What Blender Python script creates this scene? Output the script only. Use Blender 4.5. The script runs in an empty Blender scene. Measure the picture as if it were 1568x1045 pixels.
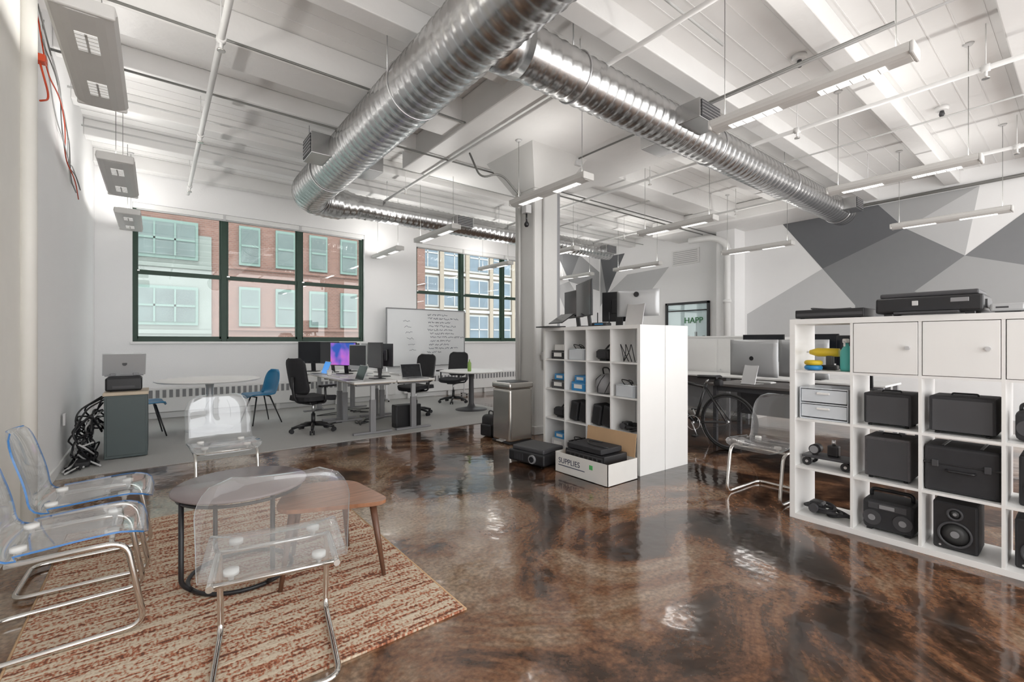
import bpy, bmesh, math, random
from mathutils import Vector, Matrix
random.seed(7)
S=bpy.context.scene
V=Vector
# ------------------------------------------------------------ materials
MATS={}
def pm(name,col,rough=.5,metal=0.,var=0.,vs=8.,bump=0.,bs=40.,emit=0.,ecol=None,coat=0.):
    if name in MATS: return MATS[name]
    m=bpy.data.materials.new(name); m.use_nodes=True
    nt=m.node_tree; n=nt.nodes; l=nt.links; b=n['Principled BSDF']
    c=(*col,1)
    b.inputs['Base Color'].default_value=c
    b.inputs['Roughness'].default_value=rough
    b.inputs['Metallic'].default_value=metal
    b.inputs['Coat Weight'].default_value=coat
    if emit>0:
        b.inputs['Emission Color'].default_value=(*(ecol or col),1)
        b.inputs['Emission Strength'].default_value=emit
    tc=n.new('ShaderNodeTexCoord')
    no=n.new('ShaderNodeTexNoise'); no.inputs['Scale'].default_value=vs; no.inputs['Detail'].default_value=4
    l.new(tc.outputs['Object'],no.inputs['Vector'])
    mr=n.new('ShaderNodeMapRange'); mr.inputs['To Min'].default_value=1-var; mr.inputs['To Max'].default_value=1+var
    l.new(no.outputs['Fac'],mr.inputs['Value'])
    mx=n.new('ShaderNodeVectorMath'); mx.operation='SCALE'; mx.inputs[0].default_value=col
    l.new(mr.outputs['Result'],mx.inputs['Scale']); l.new(mx.outputs['Vector'],b.inputs['Base Color'])
    if bump>0:
        nb=n.new('ShaderNodeTexNoise'); nb.inputs['Scale'].default_value=bs
        l.new(tc.outputs['Object'],nb.inputs['Vector'])
        bp=n.new('ShaderNodeBump'); bp.inputs['Strength'].default_value=bump; bp.inputs['Distance'].default_value=.01
        l.new(nb.outputs['Fac'],bp.inputs['Height']); l.new(bp.outputs['Normal'],b.inputs['Normal'])
    MATS[name]=m; return m
wallm=pm('wall_paint',(.91,.91,.91),.6,var=.02,vs=2,bump=.15,bs=60)
ceilm=pm('ceiling_paint',(.82,.815,.805),.55,var=.05,vs=1.5,bump=.3,bs=12)
beamm=pm('beam_paint',(.80,.795,.785),.4,var=.05,vs=3,bump=.3,bs=15)
trimm=pm('trim_white',(.84,.84,.83),.4,var=.02)
pilm=pm('pilaster_paint',(.78,.765,.72),.5,var=.04)
colm=pm('column_paint',(.58,.575,.56),.4,var=.06,vs=3,bump=.3,bs=10)
g1=pm('mural_dark',(.145,.15,.16),.6,var=.03); g2=pm('mural_mid',(.235,.24,.25),.6,var=.03)
g3=pm('mural_light',(.42,.425,.43),.6,var=.02); g4=pm('mural_pale',(.58,.585,.59),.6,var=.02)
white=pm('white_laminate',(.85,.845,.83),.35,var=.015)
blk=pm('black_plastic',(.016,.016,.018),.38,var=.2); blk2=pm('black_matte',(.024,.024,.027),.65,var=.25,vs=20)
dgr=pm('dark_grey_plastic',(.06,.06,.065),.45,var=.1); mgr=pm('grey_plastic',(.26,.26,.27),.5,var=.08)
lgr=pm('light_grey',(.6,.6,.6),.45,var=.04)
chrome=pm('chrome',(.72,.7,.67),.12,1,var=.05,vs=3)
alu=pm('aluminium',(.7,.7,.71),.32,1,var=.05)
silver=pm('silver_shell',(.5,.51,.52),.35,.3,var=.03)
steel=pm('brushed_steel',(.62,.6,.57),.22,1,var=.1,vs=5)
green=pm('window_green',(.02,.055,.035),.45,var=.2)
greycab=pm('cabinet_greygreen',(.09,.115,.115),.5,var=.05)
woodt=pm('light_wood',(.6,.5,.38),.5,var=.08)
blue=pm('blue_shell',(.01,.2,.4),.35,var=.05)
bluerim=pm('blue_edge',(.05,.2,.5),.2)
clearrim=pm('clear_edge',(.5,.56,.58),.1,var=.05)
fabric=pm('black_mesh_fabric',(.022,.022,.025),.8,var=.3,vs=60)
red=pm('red_cable',(.6,.07,.02),.5); teal=pm('teal_plastic',(.1,.5,.46),.4); yel=pm('yellow_plastic',(.7,.5,.03),.5)
bluep=pm('blue_plastic',(.03,.25,.55),.4)
card=pm('cardboard',(.5,.33,.19),.8,var=.1,vs=5); cardw=pm('white_cardboard',(.78,.77,.74),.7,var=.04)
conduit=pm('conduit_dark',(.2,.2,.19),.4,.3,var=.1); pipew=pm('pipe_white',(.8,.8,.79),.4,var=.03)
conl=pm('conduit_painted',(.5,.5,.49),.4,.0,var=.1)
lampb=pm('lamp_body',(.64,.63,.61),.4,.0,var=.03)
lampe=pm('lamp_lens',(1,1,1),.4,emit=1.3,ecol=(1,.98,.95))
lampd=pm('lamp_lens_perforated',(.7,.7,.68),.4,emit=.4,ecol=(1,.98,.95))
plast=pm('frosted_plastic',(.66,.7,.74),.25,var=.05)
rubber=pm('tyre_rubber',(.02,.02,.02),.7,var=.2)
stone=pm('facade_stone',(.15,.175,.165),.8,var=.2,vs=1)
beige=pm('facade_beige',(.25,.215,.175),.8,var=.08,vs=1)
tealw=pm('facade_glass',(.07,.10,.10),.5,var=.6,vs=.8)
skyw=pm('facade_glass_blue',(.10,.14,.18),.4,var=.5,vs=.8)
whtrim=pm('facade_trim',(.105,.165,.15),.6)
facw=pm('facade_white',(.36,.37,.37),.6)
spk=pm('speaker_cone',(.05,.05,.05),.5,var=.1)
paper=pm('paper',(.8,.8,.78),.8)
ink=pm('ink',(.06,.07,.12),.8)

def nodes(name):
    m=bpy.data.materials.new(name); m.use_nodes=True; MATS[name]=m
    return m,m.node_tree.nodes,m.node_tree.links
m,n,l=nodes('galvanised_duct'); b=n['Principled BSDF']; duct=m
b.inputs['Metallic'].default_value=1; b.inputs['Roughness'].default_value=.25
tc=n.new('ShaderNodeTexCoord'); no=n.new('ShaderNodeTexNoise'); no.inputs['Scale'].default_value=4
l.new(tc.outputs['Object'],no.inputs['Vector'])
cr=n.new('ShaderNodeValToRGB'); cr.color_ramp.elements[0].color=(.44,.44,.44,1); cr.color_ramp.elements[1].color=(.68,.68,.68,1)
l.new(no.outputs['Fac'],cr.inputs['Fac']); l.new(cr.outputs['Color'],b.inputs['Base Color'])
# glossy stained concrete floor
m,n,l=nodes('stained_epoxy_floor'); b=n['Principled BSDF']; floorm=m
tc=n.new('ShaderNodeTexCoord')
a=n.new('ShaderNodeTexNoise'); a.inputs['Scale'].default_value=1.0; a.inputs['Detail'].default_value=9; a.inputs['Roughness'].default_value=.66; a.inputs['Distortion'].default_value=1.0
l.new(tc.outputs['Object'],a.inputs['Vector'])
sx=n.new('ShaderNodeSeparateXYZ'); l.new(tc.outputs['Object'],sx.inputs[0])
g=n.new('ShaderNodeMapRange'); g.inputs['From Min'].default_value=0.6; g.inputs['From Max'].default_value=2.6; g.inputs['To Min'].default_value=.13; g.inputs['To Max'].default_value=.005
l.new(sx.outputs['X'],g.inputs['Value'])
ad=n.new('ShaderNodeMath'); l.new(a.outputs['Fac'],ad.inputs[0]); l.new(g.outputs['Result'],ad.inputs[1])
cr=n.new('ShaderNodeValToRGB'); e=cr.color_ramp.elements
e[0].position=.38; e[0].color=(.014,.008,.005,1); e[1].position=.8; e[1].color=(.45,.38,.29,1)
for p,c in ((.46,(.035,.018,.01,1)),(.505,(.085,.042,.024,1)),(.545,(.17,.08,.04,1)),(.59,(.21,.13,.08,1)),(.67,(.3,.22,.155,1))):
    x=e.new(p); x.color=c
l.new(ad.outputs[0],cr.inputs['Fac'])
sp=n.new('ShaderNodeTexNoise'); sp.inputs['Scale'].default_value=45; l.new(tc.outputs['Object'],sp.inputs['Vector'])
s2=n.new('ShaderNodeMapRange'); s2.inputs['From Min'].default_value=.3; s2.inputs['From Max'].default_value=.7; s2.inputs['To Min'].default_value=.65; s2.inputs['To Max'].default_value=1.4; l.new(sp.outputs['Fac'],s2.inputs['Value'])
sc=n.new('ShaderNodeVectorMath'); sc.operation='SCALE'; l.new(cr.outputs['Color'],sc.inputs[0]); l.new(s2.outputs['Result'],sc.inputs['Scale'])
l.new(sc.outputs['Vector'],b.inputs['Base Color'])
rn=n.new('ShaderNodeTexNoise'); rn.inputs['Scale'].default_value=1.6; rn.inputs['Detail'].default_value=4; l.new(tc.outputs['Object'],rn.inputs['Vector'])
rm=n.new('ShaderNodeMapRange'); rm.inputs['From Min'].default_value=.35; rm.inputs['From Max'].default_value=.65; rm.inputs['To Min'].default_value=.07; rm.inputs['To Max'].default_value=.17; l.new(rn.outputs['Fac'],rm.inputs['Value']); l.new(rm.outputs['Result'],b.inputs['Roughness'])
b.inputs['IOR'].default_value=1.5; b.inputs['Coat Weight'].default_value=.3; b.inputs['Coat Roughness'].default_value=.05
bn=n.new('ShaderNodeTexNoise'); bn.inputs['Scale'].default_value=5.5; bn.inputs['Detail'].default_value=2.5; l.new(tc.outputs['Object'],bn.inputs['Vector'])
bp=n.new('ShaderNodeBump'); bp.inputs['Strength'].default_value=.3; bp.inputs['Distance'].default_value=.012
l.new(bn.outputs['Fac'],bp.inputs['Height']); l.new(bp.outputs['Normal'],b.inputs['Normal']); l.new(bp.outputs['Normal'],b.inputs['Coat Normal'])
carpet=pm('carpet_grey',(.45,.45,.44),.95,var=.25,vs=120,bump=.5,bs=200)
# rug
m,n,l=nodes('woven_rug'); b=n['Principled BSDF']; rugm=m; b.inputs['Roughness'].default_value=.95
tc=n.new('ShaderNodeTexCoord')
def mapn(s,d=2):
    q=n.new('ShaderNodeMapping'); q.inputs['Scale'].default_value=s; l.new(tc.outputs['Object'],q.inputs['Vector'])
    t=n.new('ShaderNodeTexNoise'); t.inputs['Scale'].default_value=1; t.inputs['Detail'].default_value=d; l.new(q.outputs[0],t.inputs['Vector']); return t
t1=mapn((.02,16,1),1); t2=mapn((7,70,1),2); t3=mapn((75,50,1),1)
a1=n.new('ShaderNodeMath'); a1.operation='MULTIPLY_ADD'; l.new(t1.outputs['Fac'],a1.inputs[0]); a1.inputs[1].default_value=.6; a1.inputs[2].default_value=-.42
a2=n.new('ShaderNodeMath'); a2.operation='MULTIPLY_ADD'; l.new(t2.outputs['Fac'],a2.inputs[0]); a2.inputs[1].default_value=.75; l.new(a1.outputs[0],a2.inputs[2])
a3=n.new('ShaderNodeMath'); a3.operation='MULTIPLY_ADD'; l.new(t3.outputs['Fac'],a3.inputs[0]); a3.inputs[1].default_value=.7; l.new(a2.outputs[0],a3.inputs[2])
cr=n.new('ShaderNodeValToRGB'); e=cr.color_ramp.elements; e[0].position=.42; e[0].color=(.15,.065,.04,1); e[1].position=.72; e[1].color=(.66,.56,.43,1)
for p,c in ((.5,(.40,.13,.065,1)),(.555,(.46,.24,.15,1)),(.61,(.54,.42,.31,1))):
    x=e.new(p); x.color=c
l.new(a3.outputs[0],cr.inputs['Fac']); l.new(cr.outputs['Color'],b.inputs['Base Color'])
bp=n.new('ShaderNodeBump'); bp.inputs['Strength'].default_value=.6; bp.inputs['Distance'].default_value=.01; l.new(a3.outputs[0],bp.inputs['Height']); l.new(bp.outputs['Normal'],b.inputs['Normal'])
# walnut
m,n,l=nodes('walnut'); b=n['Principled BSDF']; walnut=m; b.inputs['Roughness'].default_value=.28
tc=n.new('ShaderNodeTexCoord'); q=n.new('ShaderNodeMapping'); q.inputs['Scale'].default_value=(3,30,3); l.new(tc.outputs['Object'],q.inputs['Vector'])
t=n.new('ShaderNodeTexNoise'); t.inputs['Scale'].default_value=1.5; t.inputs['Detail'].default_value=5; l.new(q.outputs[0],t.inputs['Vector'])
cr=n.new('ShaderNodeValToRGB'); cr.color_ramp.elements[0].position=.3; cr.color_ramp.elements[0].color=(.2,.085,.04,1); cr.color_ramp.elements[1].position=.7; cr.color_ramp.elements[1].color=(.42,.2,.11,1)
l.new(t.outputs['Fac'],cr.inputs['Fac']); l.new(cr.outputs['Color'],b.inputs['Base Color'])
# brick
m,n,l=nodes('brick_facade'); b=n['Principled BSDF']; brick=m; b.inputs['Roughness'].default_value=.85
tc=n.new('ShaderNodeTexCoord'); sx=n.new('ShaderNodeSeparateXYZ'); l.new(tc.outputs['Object'],sx.inputs[0]); cb=n.new('ShaderNodeCombineXYZ'); l.new(sx.outputs['X'],cb.inputs['X']); l.new(sx.outputs['Z'],cb.inputs['Y'])
br=n.new('ShaderNodeTexBrick'); br.inputs['Scale'].default_value=3.2; br.inputs['Mortar Size'].default_value=.02
br.inputs['Color1'].default_value=(.115,.055,.043,1); br.inputs['Color2'].default_value=(.145,.072,.056,1); br.inputs['Mortar'].default_value=(.15,.12,.105,1)
l.new(cb.outputs[0],br.inputs['Vector']); l.new(br.outputs['Color'],b.inputs['Base Color'])
m,n,l=nodes('colour_screen'); b=n['Principled BSDF']; scr=m
tc=n.new('ShaderNodeTexCoord'); t=n.new('ShaderNodeTexNoise'); t.inputs['Scale'].default_value=3; l.new(tc.outputs['Object'],t.inputs['Vector'])
cr=n.new('ShaderNodeValToRGB'); e=cr.color_ramp.elements; e[0].position=.35; e[0].color=(.02,.1,.5,1); e[1].position=.65; e[1].color=(.9,.25,.15,1); x=e.new(.5); x.color=(.5,.15,.7,1)
l.new(t.outputs['Fac'],cr.inputs['Fac']); l.new(cr.outputs['Color'],b.inputs['Emission Color']); b.inputs['Emission Strength'].default_value=.9; b.inputs['Base Color'].default_value=(.01,.01,.01,1)
scrd=pm('dark_screen',(.012,.014,.018),.12,var=.1)
def clear(name,tint,k0,k1,diff,rough):
    m,n,l=nodes(name); n.remove(n['Principled BSDF']); out=n['Material Output']
    tr=n.new('ShaderNodeBsdfTransparent'); tr.inputs[0].default_value=(*tint,1)
    go=n.new('ShaderNodeBsdfGlossy'); go.inputs['Roughness'].default_value=rough; go.inputs['Color'].default_value=(.97,.98,1,1)
    di=n.new('ShaderNodeBsdfTranslucent'); di.inputs[0].default_value=(.9,.93,.95,1)
    d2=n.new('ShaderNodeBsdfDiffuse'); d2.inputs[0].default_value=(.9,.93,.95,1)
    lw=n.new('ShaderNodeLayerWeight'); lw.inputs['Blend'].default_value=.5
    pw=n.new('ShaderNodeMath'); pw.operation='POWER'; l.new(lw.outputs['Facing'],pw.inputs[0]); pw.inputs[1].default_value=3.5
    ma=n.new('ShaderNodeMath'); ma.operation='MULTIPLY_ADD'; ma.use_clamp=True; l.new(pw.outputs[0],ma.inputs[0]); ma.inputs[1].default_value=k1; ma.inputs[2].default_value=k0
    m1=n.new('ShaderNodeMixShader'); l.new(ma.outputs[0],m1.inputs[0]); l.new(tr.outputs[0],m1.inputs[1]); l.new(go.outputs[0],m1.inputs[2])
    m3=n.new('ShaderNodeMixShader'); m3.inputs[0].default_value=.35; l.new(d2.outputs[0],m3.inputs[1]); l.new(di.outputs[0],m3.inputs[2])
    m2=n.new('ShaderNodeMixShader'); m2.inputs[0].default_value=diff; l.new(m1.outputs[0],m2.inputs[1]); l.new(m3.outputs[0],m2.inputs[2]); l.new(m2.outputs[0],out.inputs[0]); return m
glass=clear('window_glass',(.95,.98,.97),.04,.5,0.02,.01)
acry=clear('clear_acrylic',(.985,.995,1),.08,.6,.07,.03)
smoke=clear('smoke_acrylic',(.88,.87,.86),.08,.6,.05,.04)

# ------------------------------------------------------------ builder
def fil(pts,rad,n=6):
    pts=[V(p) for p in pts]; o=[pts[0]]
    for i in range(1,len(pts)-1):
        p=pts[i]; a=pts[i-1]-p; b=pts[i+1]-p; r=min(rad,a.length*.49,b.length*.49)
        A=p+a.normalized()*r; B_=p+b.normalized()*r
        for k in range(n+1):
            t=k/n; o.append(A*(1-t)**2+p*2*t*(1-t)+B_*t*t)
    o.append(pts[-1]); return o
class B:
    def __init__(s,name): s.name=name; s.bm=bmesh.new(); s.m=[]
    def mi(s,mat):
        if mat not in s.m: s.m.append(mat)
        return s.m.index(mat)
    def face(s,vs,mat,sm=False):
        try: f=s.bm.faces.new(vs)
        except ValueError: return
        f.material_index=s.mi(mat); f.smooth=sm
    def box(s,c,d,mat,bev=0,rot=None,segs=2):
        t=bmesh.new(); bmesh.ops.create_cube(t,size=1); bmesh.ops.scale(t,vec=d,verts=t.verts)
        if bev>0: bmesh.ops.bevel(t,geom=t.edges[:],offset=min(bev,min(d)*.45),segments=segs,affect='EDGES',profile=.5)
        M=Matrix.Translation(c)@(rot.to_4x4() if rot else Matrix())
        mp={v:s.bm.verts.new(M@v.co) for v in t.verts}
        for f in t.faces: s.face([mp[v] for v in f.verts],mat)
        t.free(); return s
    def b2(s,lo,hi,mat,bev=0):
        return s.box([(lo[i]+hi[i])/2 for i in range(3)],[abs(hi[i]-lo[i]) for i in range(3)],mat,bev)
    def tube(s,pts,r,mat,seg=10,closed=False,flat=False):
        pts=[V(p) for p in pts]; N=len(pts); rs=r if isinstance(r,(list,tuple)) else [r]*N
        rings=[]; up=None
        for i,p in enumerate(pts):
            if closed: t=pts[(i+1)%N]-pts[i-1]
            else: t=pts[min(i+1,N-1)]-pts[max(i-1,0)]
            if t.length<1e-9: t=V((0,0,1))
            t.normalize()
            if up is None:
                up=V((0,0,1)) if abs(t.z)<.9 else V((1,0,0))
            up=(up-t*up.dot(t)); 
            if up.length<1e-5: up=V((0,1,0))-t*t.y
            up.normalize(); w=t.cross(up)
            rings.append([s.bm.verts.new(p+(up*math.cos(2*math.pi*k/seg)+w*math.sin(2*math.pi*k/seg))*rs[i]) for k in range(seg)])
        for i in range(N if closed else N-1):
            A=rings[i]; C=rings[(i+1)%N]
            for k in range(seg): s.face([A[k],A[(k+1)%seg],C[(k+1)%seg],C[k]],mat,not flat)
        if not closed:
            s.face(rings[0][::-1],mat); s.face(rings[-1],mat)
        return s
    def cyl(s,a,b,r,mat,seg=16,r2=None): return s.tube([a,b],[r,r if r2 is None else r2],mat,seg)
    def lathe(s,prof,mat,seg=24,c=(0,0,0)):
        R=[]
        for r,z in prof: R.append([s.bm.verts.new((c[0]+r*math.cos(2*math.pi*k/seg),c[1]+r*math.sin(2*math.pi*k/seg),c[2]+z)) for k in range(seg)])
        for i in range(len(R)-1):
            for k in range(seg): s.face([R[i][k],R[i][(k+1)%seg],R[i+1][(k+1)%seg],R[i+1][k]],mat,True)
        s.face(R[0][::-1],mat); s.face(R[-1],mat); return s
    def prism(s,pts,z0,z1,mat,M=None):
        M=M or Matrix()
        a=[s.bm.verts.new(M@V((x,y,z0))) for x,y in pts]; b=[s.bm.verts.new(M@V((x,y,z1))) for x,y in pts]
        s.face(a[::-1],mat); s.face(b,mat); k=len(pts)
        for i in range(k): s.face([a[i],a[(i+1)%k],b[(i+1)%k],b[i]],mat)
        return s
    def shell(s,f,nu,nv,th,mat,rim):
        P=[[V(f(i/nu,j/nv)) for j in range(nv+1)] for i in range(nu+1)]
        N=[[None]*(nv+1) for _ in range(nu+1)]
        for i in range(nu+1):
            for j in range(nv+1):
                du=P[min(i+1,nu)][j]-P[max(i-1,0)][j]; dv=P[i][min(j+1,nv)]-P[i][max(j-1,0)]
                q=du.cross(dv); N[i][j]=q.normalized() if q.length>1e-9 else V((0,0,1))
        T=[[s.bm.verts.new(P[i][j]+N[i][j]*th/2) for j in range(nv+1)] for i in range(nu+1)]
        U=[[s.bm.verts.new(P[i][j]-N[i][j]*th/2) for j in range(nv+1)] for i in range(nu+1)]
        for i in range(nu):
            for j in range(nv):
                s.face([T[i][j],T[i+1][j],T[i+1][j+1],T[i][j+1]],mat,True); s.face([U[i][j],U[i][j+1],U[i+1][j+1],U[i+1][j]],mat,True)
        bd=[(i,0) for i in range(nu)]+[(nu,j) for j in range(nv)]+[(i,nv) for i in range(nu,0,-1)]+[(0,j) for j in range(nv,0,-1)]
        for k in range(len(bd)):
            a=bd[k]; b=bd[(k+1)%len(bd)]
            s.face([T[a[0]][a[1]],U[a[0]][a[1]],U[b[0]][b[1]],T[b[0]][b[1]]],rim)
        return s
    def done(s,loc=(0,0,0),rz=0.,parent=None,norm=True):
        if norm: bmesh.ops.recalc_face_normals(s.bm,faces=s.bm.faces)
        me=bpy.data.meshes.new(s.name); s.bm.to_mesh(me); s.bm.free()
        for m in s.m: me.materials.append(m)
        o=bpy.data.objects.new(s.name,me); S.collection.objects.link(o); o.location=loc; o.rotation_euler=(0,0,rz)
        if parent: o.parent=parent
        return o
RX=lambda a:Matrix.Rotation(a,3,'X'); RY=lambda a:Matrix.Rotation(a,3,'Y'); RZ=lambda a:Matrix.Rotation(a,3,'Z')
pi=math.pi
# ------------------------------------------------------------ room
XL,XR,YB,YF,HC=-.77,11.1,9.7,-3.2,4.3
B('floor').b2((XL-.2,YF,-.2),(XR+.2,YB+.3,0),floorm).done()
B('carpet').b2((XL+.002,6.0,0.0005),(5.2,YB-.002,.008),carpet).done()
b=B('ceiling'); b.b2((XL-.2,YF,HC),(XR+.2,YB+.3,HC+.2),ceilm)
for y in (9.58,8.42,7.27,6.12,3.85,2.7,1.55,.4,-.75,-1.9): b.b2((XL,y-.1,4.08),(XR,y+.1,HC),beamm,.01)
b.b2((XL,4.78,3.98),(XR,5.22,HC),beamm,.015)
b.b2((2.95,3.45,3.93),(5.85,6.5,HC-.01),beamm,.02)
b.b2((9.9,3.45,3.93),(XR,6.9,HC-.01),beamm,.02)
for i in range(64):
    y=YF+i*.2; b.b2((XL,y,HC-.006),(XR,y+.01,HC+.001),beamm)
b.done()
sill,top=1.3,3.6
W1=(-.31,3.54); W2=(4.76,8.62)
b=B('wall_north')
b.b2((XL-.2,YB,0),(XR+.2,YB+.3,sill),wallm); b.b2((XL-.2,YB,top),(XR+.2,YB+.3,HC),wallm)
for x0,x1 in ((XL-.2,W1[0]),(W1[1],W2[0]),(W2[1],XR+.2)): b.b2((x0,YB,sill),(x1,YB+.3,top),wallm)
Mn=Matrix(((1,0,0,0),(0,0,-1,YB),(0,1,0,0),(0,0,0,1)))
b.prism([(9.2,3.95),(10.2,3.95),(9.75,3.1)],.001,.004,g2,Mn); b.prism([(10.2,3.95),(XR,3.5),(XR,2.9),(9.75,3.1)],.001,.004,g3,Mn)
b.prism([(9.2,2.9),(9.75,3.1),(10.6,2.2),(9.6,2.2)],.001,.004,g4,Mn)
b.done()
b=B('wall_west'); b.b2((XL-.2,YF,0),(XL,YB,HC),wallm); b.b2((XL,3.2,0),(XL+.07,4.75,HC),pilm,.015)
b.tube([(XL+.1,4.35,0),(XL+.1,4.35,HC)],.045,pilm,16)
b.done()
B('baseboard_west').b2((XL,4.76,.0),(XL+.02,YB-.02,.1),trimm,.004).done()
b=B('wall_east'); b.b2((XR,YF,0),(XR+.2,YB,HC),wallm)
Me=Matrix(((0,0,-1,XR),(1,0,0,0),(0,1,0,0),(0,0,0,1)))
def mur(p,m): b.prism(p,.001,.004,m,Me)
mur([(4.34,3.97),(2.6,3.97),(2.19,3.43),(3.54,2.84)],g1)
mur([(3.54,2.84),(2.19,3.43),(1.39,2.80),(2.06,2.23),(2.97,2.03)],g2)
mur([(2.6,3.97),(1.21,3.97),(2.19,3.43)],g3)
mur([(2.19,3.43),(1.21,3.97),(1.39,2.8)],g4)
mur([(1.39,2.8),(.3,3.75),(.3,2.4)],g2)
mur([(1.39,2.8),(.3,2.4),(.3,1.5),(2.06,2.23)],g3)
mur([(5.1,1.95),(3.54,2.84),(2.97,2.03),(2.97,1.4),(5.1,1.4)],g4)
mur([(2.97,2.03),(2.06,2.23),(.3,1.5),(.3,.9),(2.97,.9)],g2)
mur([(.3,3.75),(.3,2.4),(-3,2.9),(-3,3.9)],g2)
mur([(9.65,3.95),(8.7,3.95),(9.4,2.75)],g1); mur([(9.65,3.95),(9.4,2.75),(9.65,2.4)],g3)
mur([(9.4,2.75),(8.6,3.3),(7.2,3.35),(8.6,1.9)],g4)
b.b2((10.6,5.15,0),(XR,5.6,HC),wallm,.01)
b.done()
b=B('drain_pipe'); b.tube(fil([(10.5,5.28,0),(10.5,5.28,3.6),(10.45,5.6,3.78),(10.45,6.2,3.8)],.2),.075,pipew,16)
for z in (.6,2.2,3.4): b.cyl((10.5,5.28,z),(10.5,5.28,z+.08),.09,pipew)
b.done()
# column
b=B('column'); b.b2((4.15,4.8,0),(4.6,5.25,3.95),colm,.03)
def frus(b,c,a0,a1,z0,z1,mat):
    lo=[(c[0]+sx*a0,c[1]+sy*a0,z0) for sx,sy in ((-1,-1),(1,-1),(1,1),(-1,1))]; hi=[(c[0]+sx*a1,c[1]+sy*a1,z1) for sx,sy in ((-1,-1),(1,-1),(1,1),(-1,1))]
    A=[b.bm.verts.new(p) for p in lo]; C=[b.bm.verts.new(p) for p in hi]
    b.face(A[::-1],mat); b.face(C,mat)
    for i in range(4): b.face([A[i],A[(i+1)%4],C[(i+1)%4],C[i]],mat)
frus(b,(4.375,5.025),.24,.52,3.45,3.93,colm)
b.b2((4.6,4.86,0),(4.70,5.02,3.5),mgr,.01)
b.tube([(4.3,4.775,0.9),(4.3,4.775,3.5)],.014,colm); b.box((4.3,4.77,1.1),(.07,.05,.11),lgr,.005)
b.tube([(4.12,5.1,0.2),(4.12,5.1,3.5)],.02,colm)
b.b2((4.12,4.77,0),(4.63,5.28,.12),colm,.01)
b.done()
def window(name,x0,x1):
    b=B(name); y=YB+.14; n=3; w=(x1-x0)/n
    b.b2((x0,y-.05,sill),(x1,y+.05,sill+.05),green); b.b2((x0,y-.05,top-.05),(x1,y+.05,top),green)
    for i in range(n+1):
        xx=x0+w*i; hw=.045 if 0<i<n else .03; xx=min(max(xx,x0+hw),x1-hw)
        b.b2((xx-hw,y-.06,sill),(xx+hw,y+.06,top),green,.006)
    mid=(sill+top)/2+.02
    for i in range(n):
        a=x0+w*i+.04; c=x0+w*(i+1)-.04
        b.b2((a,y-.04,mid-.035),(c,y+.04,mid+.035),green,.004)
        b.b2((a,y-.03,sill+.05),(c,y+.02,sill+.09),green); b.b2((a,y-.01,top-.09),(c,y+.03,top-.05),green)
        for q in (a,c-.03): b.b2((q,y-.03,sill+.05),(q+.03,y+.02,top-.05),green)
        b.b2((a,y+.005,sill+.05),(c,y+.011,top-.05),glass)
        b.b2((a,y-.05,mid+.01),(a+.05,y-.04,mid+.03),alu)
    b.done()
    t=B('roller_shade'); t.b2((x0+.001,YB+.01,top-.09),(x1-.001,YB+.07,top-.001),trimm,.01)
    for i in range(1,n): t.b2((x0+w*i-.02,YB-.0,top-.1),(x0+w*i+.02,YB+.01,top-.001),lgr)
    t.tube([(x0+.05,YB+.04,top-.1),(x1-.05,YB+.04,top-.1)],.012,lgr); t.done()
    t=B('trim_'+name[-1]); t.b2((x0-.03,YB-.05,sill-.04),(x1+.03,YB+.06,sill),trimm,.006); t.done()
window('window_1',*W1); window('window_2',*W2)
b=B('window_3'); 
b.b2((XR-.03,6.06,1.0),(XR-.025,7.25,2.3),glass)
for lo,hi in (((XR-.06,6.02,.95),(XR,6.08,2.34)),((XR-.06,7.22,.95),(XR,7.28,2.34)),((XR-.06,6.02,2.28),(XR,7.28,2.34)),((XR-.06,6.02,.95),(XR,7.28,1.0)),((XR-.05,6.1,2.1),(XR,7.2,2.13))): b.b2(lo,hi,blk,.004)
b.b2((XR-.006,6.08,1.0),(XR,7.22,2.28),pm('pane_backing',(.7,.76,.8),.4,emit=.1))
for k in range(5): b.b2((XR-.012,6.15+k*.22,1.0),(XR-.006,6.22+k*.22,1.45+.1*(k%2)),mgr)
w3=b.done()
cu=bpy.data.curves.new('sign_text','FONT'); cu.body='HAPP'; cu.size=.22; cu.extrude=.004; cu.materials.append(pm('sign_green',(.02,.2,.05),.5))
o=bpy.data.objects.new('sign_text',cu); S.collection.objects.link(o); o.parent=w3; o.location=(XR-.04,6.72,1.78); o.rotation_euler=(math.pi/2,0,-math.pi/2)
b=B('wall_vent'); b.b2((XR-.03,6.3,3.35),(XR,7.1,3.75),trimm,.005)
for i in range(7): b.box((XR-.035,6.7,3.4+i*.05),(.01,.7,.02),lgr,rot=RY(.5))
b.done()
for x0,x1 in ((-.5,4.2),(4.4,8.9)):
    b=B('baseboard_heater'); b.b2((x0,YB-.12,.12),(x1,YB-.021,.52),trimm,.01)
    k=int((x1-x0)/.09)
    for i in range(k): b.b2((x0+.04+i*.09,YB-.125,.36),(x0+.04+i*.09+.05,YB-.119,.49),mgr)
    for i in range(5): b.b2((x0+.1+i*(x1-x0-.3)/4,YB-.1,.009),(x0+.16+i*(x1-x0-.3)/4,YB-.03,.13),trimm)
    b.done()
B('baseboard_north').b2((XL,YB-.02,0),(XR,YB,.1),trimm,.004).done()

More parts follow.
